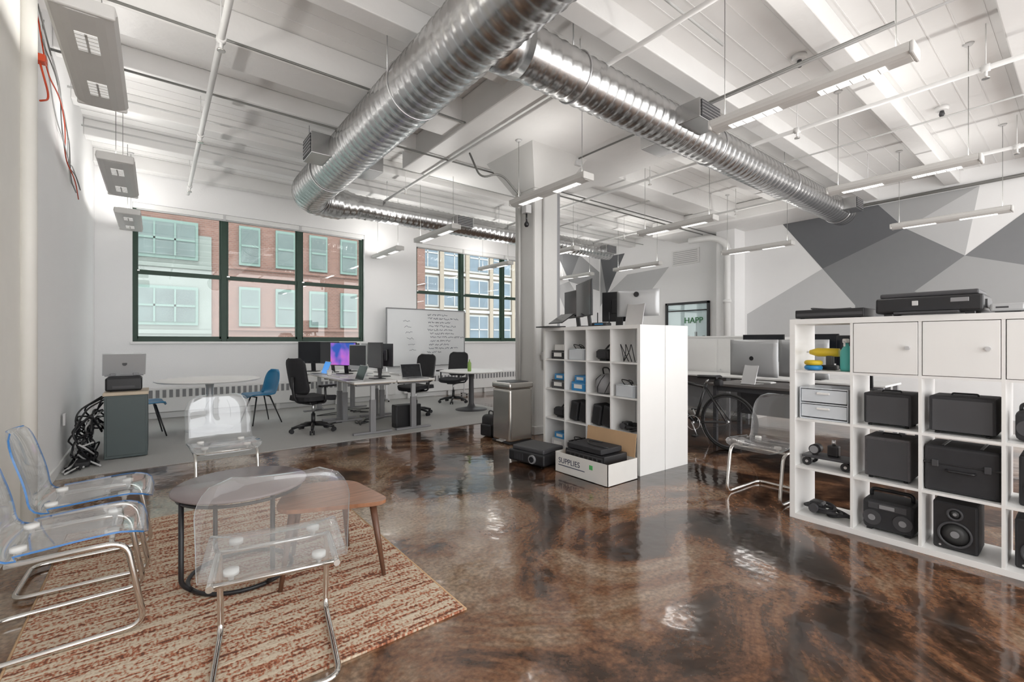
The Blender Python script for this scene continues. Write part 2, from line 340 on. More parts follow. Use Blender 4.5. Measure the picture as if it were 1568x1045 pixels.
# ------------------------------------------------------------ exterior
b=B('brick_building'); b.b2((-9,22,-8),(11.3,22.6,15),brick)
b.b2((-9,21.93,-8),(1.75,22,5.5),stone)
def fw(x,z0,w,h,y,gm,bars=1,fm=whtrim,d=.1):
    b.b2((x-w/2-d,y-.1,z0-.12),(x+w/2+d,y,z0+h+.12),fm); b.b2((x-w/2,y-.13,z0),(x+w/2,y-.05,z0+h),gm)
    b.b2((x-w/2,y-.16,z0+h/2-.04),(x+w/2,y-.12,z0+h/2+.04),fm)
    for i in range(bars): q=x-w/2+w*(i+1)/(bars+1); b.b2((q-.03,y-.16,z0),(q+.03,y-.12,z0+h),fm)
for r in range(-3,5):
    z=2.05+r*2.55
    for k in range(6): fw(3.1+k*1.38,z,.62,1.4,22,tealw,0,d=.08)
    if r<2:
        for x in (-5.8,-2.9,.25): fw(x,z,1.9,1.25,21.93,tealw,2)
        b.b2((-9,21.85,z-.45),(1.75,21.93,z-.3),stone)
    b.b2((2.25,21.9,z-.3),(11.3,22,z-.2),brick)
b.done()
b=B('beige_building'); b.b2((8,28,-8),(40,28.6,16),beige)
for r in range(-3,6):
    for k in range(11): fw(12.4+k*2.1,1.2+r*2.6,1.55,1.9,28,skyw,1,facw)
    b.b2((8,27.8,.75+r*2.6),(40,28,.95+r*2.6),facw)
for k in range(11): b.b2((11.2+k*2.1,27.75,-8),(11.5+k*2.1,28,16),beige)
b.done()
B('street').b2((-40,10.5,-8.4),(60,45,-8.1),pm('asphalt',(.2,.2,.2),.9)).done()

# ------------------------------------------------------------ ducts
def dpath(pts,step=.024):
    o=[]
    for i in range(len(pts)-1):
        a,c=V(pts[i]),V(pts[i+1]); n=max(1,round((c-a).length/step))
        for k in range(n): o.append(a.lerp(c,k/n))
    o.append(V(pts[-1])); return o
HD=3.72
def ductobj(name,pts,rf,per=5):
    p=dpath(pts); rs=[]
    for i,q in enumerate(p): rs.append(rf(q)+(.008 if i%per==0 else 0))
    b=B(name); b.tube(p,rs,duct,36); return b
mainp=fil([(1.95,-3.1,HD),(1.95,8.15,HD),(9.7,8.15,HD)],.5,8)
b=ductobj('spiral_duct',mainp,lambda q:.275 if q.x<2.5 else (.275-.07*min(1,(q.x-2.5)/.3)))
def boot(b,c,d,ax,sg):
    b.box(c,d,duct,.005)
    c=V(c); e=V((0,0,0)); e[ax]=sg*(d[ax]/2+.004)
    dd=list(d); dd[ax]=.008; dd=[q*.86 if i!=ax else q for i,q in enumerate(dd)]
    b.box(c+e,dd,dgr)
    for i in range(5):
        o=V((0,0,(i-2)*d[2]*.16)); d3=list(dd); d3[2]=.008; d3[ax]=.014
        b.box(c+e+o,d3,alu)
boot(b,(1.6,6.0,HD),(.26,.4,.26),0,-1); boot(b,(2.3,6.15,HD),(.26,.4,.24),0,1)
boot(b,(4.9,7.9,HD),(.4,.22,.2),1,-1); boot(b,(9.4,7.9,HD),(.4,.22,.2),1,-1)
for y in (1.2,4.0,6.7):
    b.tube([(1.95+.285*math.sin(a),y,HD+.285*math.cos(a)) for a in [2*math.pi*k/32 for k in range(32)]],.008,alu,6,closed=True); 
    for sx_ in (-1,1): b.cyl((1.95+.28*sx_,y,HD),(1.95+.28*sx_,y,HC-.001),.006,alu,6)
for x in (3.4,6,8.5): b.cyl((x,8.15,HD+.2),(x,8.15,HC-.001),.006,alu,6)
b.done()
b=ductobj('spiral_duct',[(2.16,2.93,HD),(10.2,2.93,HD)],lambda q:.215)
b.cyl((2.1,2.93,HD),(2.36,2.93,HD),.235,duct,32)
boot(b,(4.6,2.62,HD),(.42,.26,.2),1,-1); boot(b,(4.8,3.24,HD),(.4,.26,.2),1,1); boot(b,(9.7,2.64,HD),(.4,.22,.2),1,-1)
for x in (3.0,5.4,7.6,9.9):
    b.tube([(x,2.93+.225*math.sin(a),HD+.225*math.cos(a)) for a in [2*math.pi*k/28 for k in range(28)]],.007,alu,6,closed=True); b.cyl((x,2.93,HD+.2),(x,2.93,HC-.001),.006,alu,6)
b.done()
# ------------------------------------------------------------ pipes
def pipe(name,pts,r,mat,coup=None):
    b=B(name); b.tube(fil(pts,.08),r,mat,10)
    if coup:
        ax,vals,base=coup
        for v in vals:
            p=list(base); p[ax]=v; q=list(p); q[ax]=v+.06; b.cyl(p,q,r*1.4,mat,12)
            d=[p[0],p[1],p[2]]; d[ax]+=.03; b.cyl(d,(d[0],d[1],d[2]-.09),r*.5,mat,8); b.cyl((d[0],d[1],d[2]-.09),(d[0],d[1],d[2]-.1),r*1.2,chrome,10)
            b.cyl(d,(d[0],d[1],HC-.001),.005,mat,6)
    b.done()
pipe('sprinkler_pipe',[(.42,-3,3.8),(.42,9.45,3.8)],.026,pipew,(1,[1.8,4.4,6.6,8.9],(.42,0,3.8)))
pipe('sprinkler_pipe',[(3.3,-3,3.88),(3.3,9.5,3.88)],.022,pipew,(1,[1.2,3.1,7.1,8.9],(3.3,0,3.88)))
pipe('sprinkler_pipe',[(6.15,-3,3.88),(6.15,9.5,3.88)],.025,pipew,(1,[.6,2.2,4.3,7,9],(6.15,0,3.88)))
pipe('sprinkler_pipe',[(8.95,-3,3.88),(8.95,9.5,3.88)],.025,pipew,(1,[.6,2.2,4.3,7,9],(8.95,0,3.88)))
for y,z,mt in ((4.70,3.96,conduit),(5.72,3.91,conduit),(6.75,4.03,conl),(7.9,4.05,conl),(2.1,4.03,conl)): pipe('conduit',[(XL+.02,y,z),(4.1 if y<5 else 10.9,y,z)],.012,mt)
pipe('conduit',[(4.72,4.5,3.9),(4.72,1.0,3.9)],.012,conduit); pipe('conduit',[(10.3,5.78,3.86),(5.2,5.78,3.86),(4.75,5.1,3.86),(4.74,5.06,3.2)],.014,conduit)
pipe('conduit',[(7.5,-2,4.02),(7.5,9.4,4.02)],.012,conl); pipe('conduit',[(5.0,-2,4.03),(5.0,3.4,4.03)],.012,lgr)
pipe('conduit',[(XR-.06,-2,4.0),(XR-.06,5.1,4.0)],.03,conduit)
b=B('flex_conduit'); b.tube(fil([(3.4,5.3,3.9),(3.45,5.1,3.5),(3.7,5.0,3.62),(4.0,4.9,3.3),(4.05,4.9,3.2)],.15),.014,conduit,8); b.box((4.07,4.88,3.15),(.1,.1,.12),lgr,.01)
b.cyl((4.07,4.88,3.09),(4.07,4.88,2.98),.012,blk,8); b.lathe([(.0,-.05),(.02,-.045),(.034,-.02),(.034,.0),(.015,.03),(.01,.05)],blk,14,(4.07,4.88,2.95)); b.done()
b=B('junction_box'); b.box((4.75,4.58,3.87),(.12,.12,.1),lgr,.01); b.done()
b=B('cable_bundle')
for k in range(5):
    pts=[(XL+.03,4.9+.12*k,3.98)]
    for i in range(1,8): pts.append((XL+.03+random.uniform(0,.06),4.95+i*.32+random.uniform(-.1,.1),3.93-.13*i+random.uniform(-.16,.1)))
    b.tube(fil(pts,.15),.0055,red if k in(1,) else (lgr if k in (0,3) else conduit),6)
b.box((XL+.05,5.15,3.55),(.06,.09,.06),red,.01)
b.tube(fil([(XL+.04,5.15,3.53),(XL+.08,5.3,3.3),(XL+.05,5.1,3.2)],.1),.007,red,6)
b.done()
for x,y in ((2.6,1.15),(5.3,1.9),(5.2,3.3),(7.9,1.2)):
    b=B('smoke_detector'); z=HC-.001
    b.lathe([(.06,z-.05),(.07,z-.03),(.07,z)],trimm,20,(x,y,0)); b.lathe([(.02,z-.12),(.03,z-.09),(.02,z-.05)],dgr,12,(x,y,0)); b.done()

# ------------------------------------------------------------ pendant lights
def pend(x,y0,y1,h=3.12,up=9,dn=4,wide=False,ceil=HC):
    b=B('pendant_light'); L=y1-y0; M=Matrix(((1,0,0,0),(0,0,1,-L/2),(0,1,0,0),(0,0,0,1)))
    hw=.15 if wide else .09
    pr=[(-hw,.0)]+[(-hw*math.cos(a),-.05*math.sin(a)) for a in (.5,.9,1.2)]+[(hw*math.cos(a),-.05*math.sin(a)) for a in (1.2,.9,.5)]+[(hw,0),(hw*.95,.03),(hw*.6,.045),(-hw*.6,.045),(-hw*.95,.03)]
    b.prism(pr,0,L,lampb,M)
    for s_ in (-1,1):
        lw=.1 if wide else .075; ll=L*(.17 if wide else .3)
        b.box((0,s_*L*.25,-.0475),(lw,ll,.006),lampd if wide else lampe,.002)
        for k in range(-2,3): b.box((0,s_*L*.25+k*ll*.2,-.052),(lw,.005,.004),lampb)
        if wide: b.box((0,s_*L*.25,-.052),(.012,ll,.004),lampb)
        b.box((0,s_*(L/2+.012),-.003),(hw*1.9,.026,.08),lampb,.012,segs=3)
        b.cyl((0,s_*(L/2-.08),.04),(0,s_*(L/2-.08),ceil-h-.002),.003,conduit,6)
        b.lathe([(.03,-.02),(.045,0)],lgr,12,(0,s_*(L/2-.08),ceil-h-.002))
    o=b.done((x,(y0+y1)/2,h),norm=True)
    for nm,e,z,rx in (('uplight',up,.055,math.pi),('downlight',dn,-.06,0)):
        if e<=0: continue
        ld=bpy.data.lights.new(nm,'AREA'); ld.shape='RECTANGLE'; ld.size=.07; ld.size_y=L*(.5 if nm=='downlight' else .9); ld.energy=e; ld.color=(1,.97,.93)
        lo=bpy.data.objects.new(nm,ld); S.collection.objects.link(lo); lo.parent=o; lo.location=(0,0,z); lo.rotation_euler=(rx,0,0)
for x in (3.72,6.43,9.2):
    for y0,y1 in ((.7,1.97),(3.42,4.7),(6.2,7.5),(8.3,9.5)):
        cl=3.93 if (x==3.72 and 3<y0<5) else HC
        pend(x,y0,y1,up=5 if cl<4 else (6.5 if y0<5 else 11),dn=3.2,ceil=cl)
for y0,y1 in ((.6,1.9),(3.35,4.62),(5.95,7.3),(8.3,9.5)): pend(-.32,y0,y1,up=10,dn=0,wide=True)

# ------------------------------------------------------------ furniture builders
def rounded(hw,t,e0,e1,n=.3):
    k=1.
    if t<e0: k=1-(1-math.sqrt(max(0,1-(1-t/e0)**2)))*n
    if t>1-e1: k=1-(1-math.sqrt(max(0,1-(1-(1-t)/e1)**2)))*n
    return hw*k
def interp(pts,t):
    d=[0]
    for i in range(1,len(pts)): d.append(d[-1]+math.dist(pts[i],pts[i-1]))
    s=t*d[-1]
    for i in range(1,len(pts)):
        if s<=d[i]+1e-9:
            k=(s-d[i-1])/(d[i]-d[i-1]); return [pts[i-1][j]*(1-k)+pts[i][j]*k for j in range(2)]
    return pts[-1]
def smooth2(pts,it=3):
    for _ in range(it):
        o=[pts[0]]
        for i in range(len(pts)-1):
            a,c=pts[i],pts[i+1]; o.append((a[0]*.75+c[0]*.25,a[1]*.75+c[1]*.25)); o.append((a[0]*.25+c[0]*.75,a[1]*.25+c[1]*.75))
        o.append(pts[-1]); pts=o
    return pts
def ghost(loc,rz,mat=acry,rim=clearrim):
    b=B('acrylic_cantilever_chair')
    pr=smooth2([(.275,.405),(.25,.445),(.1,.445),(-.1,.43),(-.235,.425),(-.25,.56),(-.29,.70),(-.325,.83)])
    def f(u,v):
        x,z=interp(pr,u); hw=rounded(.25,u,.1,.16,.45); y=(v*2-1)*hw; q=(v*2-1)**2
        if u<.5: z+=.018*q*min(1,u*8)
        else: x+=.035*q
        return (x,y,z)
    b.shell(f,34,12,.008,mat,rim)
    y=.215; z=.405
    p=fil([(-.17,y,z),(.20,y,z),(.265,y,.014),(-.27,y,.014),(-.27,-y,.014),(.265,-y,.014),(.20,-y,z),(-.17,-y,z)],.07,7)
    b.tube(p,.0125,chrome,12)
    b.tube([(-.15,-y,z),(-.15,y,z)],.01,chrome,10); b.tube([(.15,-y,z),(.15,y,z)],.01,chrome,10)
    for x in (-.14,.15):
        for yy in (-.15,.15): b.lathe([(.008,.405),(.012,.434),(.026,.4345),(.026,.4525),(.0,.4535)],paper,20,(x,yy,0))
    return b.done(loc,rz)
rz_=.012
ghost((-.31,2.87,rz_),0.02,acry,bluerim); ghost((-.29,3.5,rz_),-.02,acry,bluerim)
ghost((.39,2.08,rz_),math.radians(80)); ghost((.45,4.55,0),math.radians(-88)); ghost((4.12,1.72,0),math.radians(177),smoke)
b=B('rug'); b.b2((-.47,1.88,0),(1.18,4.25,.011),rugm,.003)
for x in (-.475,1.185): b.tube([(x,1.88,.006),(x,4.25,.006)],.006,card,6)
b.done()
b=B('side_table'); b.lathe([(.0,.488),(.315,.488),(.33,.494),(.33,.502),(.322,.508),(0,.508)],pm('smoked_top',(.22,.18,.18),.22,var=.04),48)
b.tube([(.3*math.cos(a),.3*math.sin(a),.47) for a in [2*math.pi*k/40 for k in range(40)]],.009,blk,8,closed=True)
b.tube([(.25*math.cos(a),.25*math.sin(a),.012) for a in [2*math.pi*k/40 for k in range(40)]],.011,blk,8,closed=True)
for k in range(4):
    a=2*math.pi*k/4+.35; b.tube(fil([(.3*math.cos(a),.3*math.sin(a),.485),(.3*math.cos(a),.3*math.sin(a),.06),(.25*math.cos(a),.25*math.sin(a),.012)],.04),.012,blk,8)
b.done((.38,2.95,rz_),0)
b=B('coffee_table'); C=[(.47,2.6),(.63,3.02),(.98,2.92),(1.03,2.38)]
pp=[p.to_2d() for p in fil([( (C[3][0]+C[0][0])/2,(C[3][1]+C[0][1])/2,0)]+[(x,y,0) for x,y in C]+[((C[3][0]+C[0][0])/2,(C[3][1]+C[0][1])/2,0)],.12,8)][:-1]
b.prism(pp,.40,.418,walnut); pc=[((x-.77)*.97+.77,(y-2.7)*.97+2.7) for x,y in pp]; b.prism(pc,.394,.40,walnut)
for x,y in ((.57,2.62),(.68,2.93),(.91,2.86),(.95,2.48)):
    d=V((x-.77,y-2.7,0)).normalized()*.07; b.tube([(x,y,.395),(x+d.x,y+d.y,.0)],[.02,.011],pm('walnut_dark',(.13,.06,.035),.35),12)
b.done((0,0,rz_))
def roundtable(loc,r,topm,basem,name):
    b=B(name); b.lathe([(0,.715),(r-.03,.715),(r,.728),(r,.738),(r-.008,.742),(0,.742)],topm,56)
    b.lathe([(.3,0),(.3,.01),(.2,.03),(.08,.055),(.05,.12),(.045,.6),(.06,.69),(.14,.715)],basem,32); b.done(loc)
roundtable((.62,8.05,.008),.66,white,silver,'round_table'); roundtable((4.72,7.3,.008),.6,white,dgr,'round_table')
def bluechair(loc,rz):
    b=B('shell_chair'); pr=smooth2([(.22,.41),(.2,.45),(.02,.44),(-.17,.44),(-.22,.6),(-.27,.84)])
    def f(u,v):
        x,z=interp(pr,u); hw=rounded(.24,u,.15,.25,.6); q=(v*2-1)**2
        if u<.5: z+=.03*q
        else: x+=.06*q
        return (x,(v*2-1)*hw,z)
    b.shell(f,24,12,.012,blue,blue)
    for sx_ in (-1,1):
        for sy in (-1,1): b.tube([(sx_*.1,sy*.1,.43),(sx_*.22-.01,sy*.22,.003)],[.012,.009],blk,8)
    b.tube([(-.1,-.1,.425),(-.1,.1,.425)],.01,blk); b.tube([(.1,-.1,.425),(.1,.1,.425)],.01,blk); b.done(loc,rz)
bluechair((1.30,8.15,.008),math.radians(195)); bluechair((-.12,8.0,.008),.1)
def officechair(loc,rz):
    b=B('office_chair')
    for k in range(5):
        a=2*math.pi*k/5+.3; c,s_=math.cos(a),math.sin(a)
        b.tube([(.03*c,.03*s_,.11),(.17*c,.17*s_,.10),(.29*c,.29*s_,.07)],[.03,.024,.018],blk,8)
        for e in (-.022,.022): b.cyl((.29*c-s_*e-s_*.009,.29*s_+c*e+c*.009,.03),(.29*c-s_*e+s_*.009,.29*s_+c*e-c*.009,.03),.03,blk2,14)
        b.cyl((.29*c,.29*s_,.03),(.29*c,.29*s_,.07),.01,blk,8)
    b.cyl((0,0,.09),(0,0,.26),.028,blk); b.cyl((0,0,.26),(0,0,.42),.018,alu); b.box((0,0,.42),(.24,.2,.05),blk,.015)
    def seat(u,v):
        x=.25-u*.5; hw=rounded(.25,u,.2,.2,.35); q=(v*2-1); return (x,q*hw,.485+.012*q*q-(.03*max(0,.15-u)/.15))
    b.shell(seat,14,12,.06,fabric,fabric)
    def back(u,v):
        hw=rounded(.22,u,.2,.2,.4); q=(v*2-1); z=.56+u*.5; return (-.24-.09*u*u+.05*q*q-.03*math.sin(u*3),q*hw,z)
    b.shell(back,16,12,.02,fabric,blk)
    b.tube(fil([(-.05,0,.42),(-.27,0,.45),(-.31,0,.6),(-.31,0,.8)],.08),.022,blk,10)
    for s_ in (-1,1):
        b.tube(fil([(0,s_*.12,.42),(0,s_*.29,.44),(-.02,s_*.3,.66)],.06),.015,blk,8); b.box((.02,s_*.3,.675),(.25,.08,.03),blk,.012)
    b.done(loc,rz)
officechair((1.78,6.93,.008),math.radians(20)); officechair((3.62,7.4,.008),math.radians(200)); officechair((4.95,8.35,.008),math.radians(215))
def desk(loc,w,d):
    b=B('standing_desk'); b.box((0,0,.728),(d,w,.025),white,.004); b.box((0,0,.712),(d-.01,w-.01,.007),woodt)
    for s_ in (-1,1):
        y=s_*(w/2-.12); b.box((0,y,.015),(d*.92,.07,.03),mgr,.008); b.box((0,y,.25),(.08,.06,.45),mgr,.006); b.box((0,y,.55),(.06,.045,.3),silver,.004); b.box((0,y,.69),(d*.8,.05,.036),mgr,.004)
    b.box((0,0,.69),(.06,w-.3,.035),mgr,.004); b.done(loc)
for x in (2.40,3.02):
    for y in (6.86,8.33): desk((x,y,.008),1.44,.6)
def monitor(loc,rz,w=.55,h=.33,sm=scrd,bm_=blk,base=.12,lip=0.,name='computer_monitor'):
    b=B(name); zc=base+h/2
    b.box((0,0,zc),(.022,w,h),bm_,.006); b.box((.0115,0,zc+lip/2),(.002,w-.024,h-.024-lip),sm)
    b.box((-.02,0,zc),(.03,w*.5,h*.5),bm_,.012)
    b.box((-.055,0,(zc)/2+.01),(.025,.08,zc),bm_,.006,rot=RY(.12)); b.box((-.03,0,.006),(.18,.22,.012),bm_,.004)
    return b.done(loc,rz)
zd=.749
def imac(loc,rz,w=.65,h=.5):
    b=B('all_in_one_computer'); 
    def bk(u,v):
        y=(u-.5)*w; z=.1+v*(h-.08); q=(1-(2*u-1)**2)*(1-(2*v-1)**2); return (-.008-.035*q,y,z)
    b.shell(bk,10,8,.004,silver,silver); b.box((0,0,.1+(h-.08)/2),(.012,w,h-.08),silver,.004); b.box((.0065,0,.1+(h-.08)/2+.03),(.002,w-.03,h-.16),scrd)
    b.box((-.075,0,.125),(.008,.19,.255),alu,.003,rot=RY(.35)); b.box((-.03,0,.005),(.2,.19,.008),alu,.003)
    b.cyl((-.04,0,.33),(-.047,0,.33),.028,blk,20)
    b.done(loc,rz)
monitor((2.55,6.55,zd),pi,.55,.38,bm_=blk,base=.16); imac((2.52,7.2,zd),pi+.2,.5,.48); monitor((2.5,7.85,zd),pi+.45,.6,.4,sm=scr,base=.14)
monitor((2.45,8.45,zd),pi+.3,.55,.4,base=.15); monitor((2.25,8.85,zd),pi+.9,.5,.4,base=.15)
monitor((2.85,6.95,zd),.1,.55,.36,base=.16); monitor((2.88,7.75,zd),0,.55,.36,bm_=silver,base=.16); monitor((2.9,8.5,zd),0,.55,.36,base=.16)
def laptop(loc,rz,m=silver,sm=scrd,tilt=.35,name='laptop'):
    b=B(name); b.box((.11,0,.008),(.23,.33,.014),m,.004); b.box((.12,0,.0155),(.13,.28,.001),dgr); b.box((-.045,0,.11),(.008,.33,.22),m,.003,rot=RY(-tilt)); b.box((-.04,0,.112),(.004,.31,.2),sm,rot=RY(-tilt))
    b.cyl((-.051,0,.108),(-.047,0,.11),.02,blk,16) ; b.done(loc,rz)
laptop((2.25,6.4,zd),pi) ; laptop((3.05,6.35,zd),-pi/2)
laptop((2.22,8.0,zd),pi,sm=pm('blue_screen',(.01,.1,.3),.2,emit=.8,ecol=(.05,.3,.8)))
for p in ((2.25,7.25),(3.15,7.1),(3.15,7.8)):
    b=B('keyboard'); b.box((0,0,.008),(.13,.42,.016),white,.005)
    for i in range(4): b.box((-.045+i*.03,0,.018),(.022,.38,.005),lgr)
    b.done((p[0],p[1],zd))
def mug(loc,m):
    b=B('coffee_mug'); b.lathe([(.03,0),(.038,.01),(.04,.09),(.035,.09),(.033,.015),(.0,.014)],m,20); b.tube([(.038,0,.02),(.065,0,.03),(.065,0,.07),(.038,0,.075)],.006,m,8); b.done(loc)
mug((3.2,6.55,zd),bluep); mug((2.2,7.6,zd),white)
b=B('water_bottle'); b.lathe([(.03,0),(.035,.01),(.035,.15),(.012,.19),(.012,.22),(0,.22)],pm('green_bottle',(.25,.4,.1),.3),16); b.done((4.55,7.1,.7505))
b=B('computer_tower'); b.box((0,0,.17),(.4,.18,.34),blk,.01); b.box((-.202,0,.2),(.006,.15,.25),dgr); b.done((3.0,6.45,.008))
b=B('power_cables')
for k in range(8):
    x=2.3+random.uniform(0,.8); y=random.uniform(7,9.3); pts=[(x,y,.012)]+[(x+random.uniform(-.3,.3),y+random.uniform(-.3,.3),.014+.01*i) for i in range(4)]; b.tube(fil(pts,.1),.006,blk,6)
b.done((0,0,.004))
b=B('whiteboard'); b.box((0,0,1.38),(1.95,.02,1.27),pm('whiteboard_face',(.66,.68,.69),.12,var=.02),.004)
for z in (.745,2.015): b.box((0,0,z),(1.97,.035,.025),mgr,.004)
for x in (-.98,.98): b.box((x,0,1.38),(.025,.035,1.29),mgr,.004); b.box((x,.0,.4),(.03,.03,.72),alu,.004); b.box((x,0,.05),(.04,.28,.03),alu,.006)
b.box((0,-.03,.76),(.6,.06,.012),alu,.003)
for x in (-.98,.98):
    for y in (-.12,.12): b.cyl((x-.01,y,.02),(x+.01,y,.02),.02,blk,12)
random.seed(3)
for r in range(11):
    x=.02+random.uniform(-.05,.05); z=1.9-r*.085
    for w in range(random.randint(3,6)):
        L=random.uniform(.06,.15); pts=[(x+L*i/9,-.0115,z+random.uniform(-.022,.022)) for i in range(10)]; b.tube(pts,.0045,ink,4); x+=L+.03
for r in range(6):
    x=-.6+.03*r; z=1.75-r*.13; b.tube([(x+.16*i/7,-.0115,z+random.uniform(-.02,.02)) for i in range(8)],.0035,ink,4)
b.done((4.88,9.38,.008),-.0)
b=B('trash_can'); b.box((0,0,.36),(.38,.38,.68),steel,.035,segs=4); b.box((0,0,.74),(.4,.4,.08),steel,.03,segs=4); b.box((0,0,.782),(.3,.3,.01),dgr,.004); b.box((0,0,.015),(.39,.39,.03),blk,.01); b.box((-.2,0,.03),(.05,.12,.015),alu,.005); b.done((3.68,4.70,0),.0)
b=B('backpack'); b.box((0,0,.15),(.16,.26,.3),blk2,.06,segs=4); b.box((-.09,0,.1),(.05,.2,.16),blk,.02); b.tube(fil([(0,-.04,.29),(0,-.04,.35),(0,.04,.35),(0,.04,.29)],.03),.008,blk,8); b.done((3.62,5.1,0),.2)

# ------------------------------------------------------------ cube shelves
CP=.3525
def shelf(loc,rz,doors=()):
    b=B('cube_shelf'); W=1.47; D=.385
    for y in (0,W-.038): b.b2((0,y,0),(D,y+.038,W),white,.002)
    for z in (0,W-.038): b.b2((0,.038,z),(D,W-.038,z+.038),white,.001)
    for i in range(1,4):
        p=.038+CP*i-.016; b.b2((.004,p,.038),(D-.004,p+.016,W-.038),white); b.b2((.005,.038,p),(D-.005,W-.038,p+.016),white)
    for k,r in doors:
        y=.038+k*CP; z=.038+r*CP; b.b2((.003,y+.003,z+.003),(.019,y+.333,z+.333),white,.002); b.cyl((.003,y+.05,z+.17),(-.02,y+.05,z+.17),.012,alu,14); b.b2((.3,y,z),(.31,y+.336,z+.336),white)
    b.done(loc,rz)
    Rm=Matrix.Translation(loc)@Matrix.Rotation(rz,4,'Z')
    return lambda k,r,dx=.19,dy=0,dz=0: Rm@V((dx,.038+k*CP+.168+dy,.0385+r*CP+dz))
c2=shelf((3.72,-.07,0),0,doors=((0,3),(1,3),(2,3)))
RS=-.045
c1=shelf((3.68,2.70,0),RS)
q=Matrix.Rotation(RS,4,'Z')@V((.392,0,0)); c1b=shelf((3.68+q.x,2.70+q.y,0),RS)
def speaker(loc,rz,w=.2,h=.29,d=.24):
    b=B('studio_speaker'); b.box((0,0,h/2),(d,w,h),blk2,.012); b.box((-d/2-.002,0,h/2),(.006,w-.02,h-.02),blk,.003)
    x=-d/2-.004
    for z,r in ((h*.35,w*.36),(h*.77,w*.16)):
        b.tube([(x-.004,r*math.cos(a),z+r*math.sin(a)) for a in [2*pi*k/28 for k in range(28)]],.007,dgr,8,closed=True)
        b.tube([(x-.004,0,z),(x-.001,0,z)],[r*.25,r*.95],spk,24); b.cyl((x-.008,0,z),(x-.003,0,z),r*.28,mgr,16)
    b.cyl((x,w*.33,h*.08),(x-.004,w*.33,h*.08),.006,alu,10); b.done(loc,rz)
def case(loc,rz,d,w,h,m=blk2,name='equipment_case'):
    b=B(name); b.box((0,0,h/2),(d,w,h),m,.02,segs=3); b.box((0,0,h*.62),(d+.006,w+.006,.01),blk,.002)
    b.tube(fil([(-d/2,-w*.18,h*.5),(-d/2-.03,-w*.18,h*.5),(-d/2-.03,w*.18,h*.5),(-d/2,w*.18,h*.5)],.02),.007,blk,8)
    for s_ in (-1,1): b.box((-d/2-.006,s_*w*.34,h*.62),(.012,.03,.04),dgr,.003)
    for s_ in (-.25,.25):b.box((0,s_*w,h+.001),(d*.8,.015,.006),blk,.002)
    b.done(loc,rz)
def padded(loc,rz,d,w,h,m):
    b=B('guitar_amplifier'); b.box((0,0,h/2+.008),(d,w,h-.016),m,.01); b.box((-d/2-.001,0,h/2),(.006,w-.03,h-.04),dgr,.004)
    for sx_ in (-1,1):
        for sy in (-1,1): b.cyl((sx_*d*.38,sy*w*.38,0),(sx_*d*.38,sy*w*.38,.012),.012,blk,10)
    b.tube(fil([(0,-w*.2,h-.008),(0,-w*.2,h+.012),(0,w*.2,h+.012),(0,w*.2,h-.008)],.01),.005,blk,8); b.done(loc,rz)
padded(c2(2,2),0,.25,.25,.22,blk2); padded(c2(1,2),0,.26,.29,.23,blk2)
padded(c2(2,1),0,.26,.24,.28,pm('grille_cloth',(.09,.085,.09),.8,var=.3,vs=80)); case(c2(1,1),0,.3,.33,.28)
b=B('boombox'); b.box((0,0,.11),(.24,.27,.2),blk2,.03,segs=3)
for s_ in (-1,1): b.cyl((-.12,s_*.08,.09),(-.127,s_*.08,.09),.05,dgr,24); b.cyl((-.127,s_*.08,.09),(-.13,s_*.08,.09),.02,mgr,16)
b.box((-.122,0,.17),(.008,.2,.04),dgr,.004); b.box((-.127,0,.17),(.004,.08,.025),mgr,.002); b.tube(fil([(0,-.11,.2),(0,-.11,.255),(0,.11,.255),(0,.11,.2)],.03),.012,blk,8)
for s_ in (-1,1): b.box((0,s_*.1,.006),(.2,.03,.012),blk)
b.done(c2(2,0)); speaker(c2(1,0,.2,.03),0,.2,.29,.24); speaker(c2(0,0,.2,.04),0,.2,.28,.24); speaker(c2(0,1,.2,.03),0,.19,.28,.24)
b=B('radio'); b.box((0,0,.09),(.16,.24,.17),blk2,.03,segs=3)
for s_ in (-1,1): b.cyl((-.08,s_*.07,.08),(-.086,s_*.07,.08),.045,dgr,20)
b.box((-.083,0,.145),(.006,.12,.03),mgr,.002); b.tube(fil([(0,-.1,.16),(0,-.1,.21),(0,.1,.21),(0,.1,.16)],.03),.009,blk,8)
b.done(c2(0,2,.16,.02))
b=B('drawer_organizer')
for z in (.0,.11,.22): b.box((.0,0,z+.004),(.28,.3,.008),plast,.002)
for s_ in (-1,1): b.box((0,s_*.147,.11),(.28,.006,.22),plast,.002)
b.box((.137,0,.11),(.006,.3,.22),plast)
for z in (.06,.17): b.box((-.13,0,z),(.01,.282,.09),plast,.004); b.box((-.14,0,z+.02),(.014,.08,.015),white,.003); b.box((0,0,z-.02),(.22,.26,.04),mgr,.01)
b.done(c2(3,2,.17,0))
b=B('camera_dolly'); b.box((0,0,.07),(.16,.3,.02),dgr,.006)
for s_ in (-1,1):
    for t in (-1,1): b.cyl((s_*.06-.012,t*.12,.03),(s_*.06+.012,t*.12,.03),.03,blk,16); b.cyl((s_*.06-.014,t*.12,.03),(s_*.06+.014,t*.12,.03),.01,alu,12)
b.box((0,-.03,.12),(.06,.07,.08),blk,.01); b.cyl((0,-.03,.16),(0,-.03,.2),.012,alu); b.cyl((-.05,.08,.12),(.03,.08,.12),.035,blk,20); b.cyl((-.055,.08,.12),(-.05,.08,.12),.028,mgr,20); b.box((0,.08,.085),(.05,.04,.02),blk); b.done(c2(3,1,.15,0))
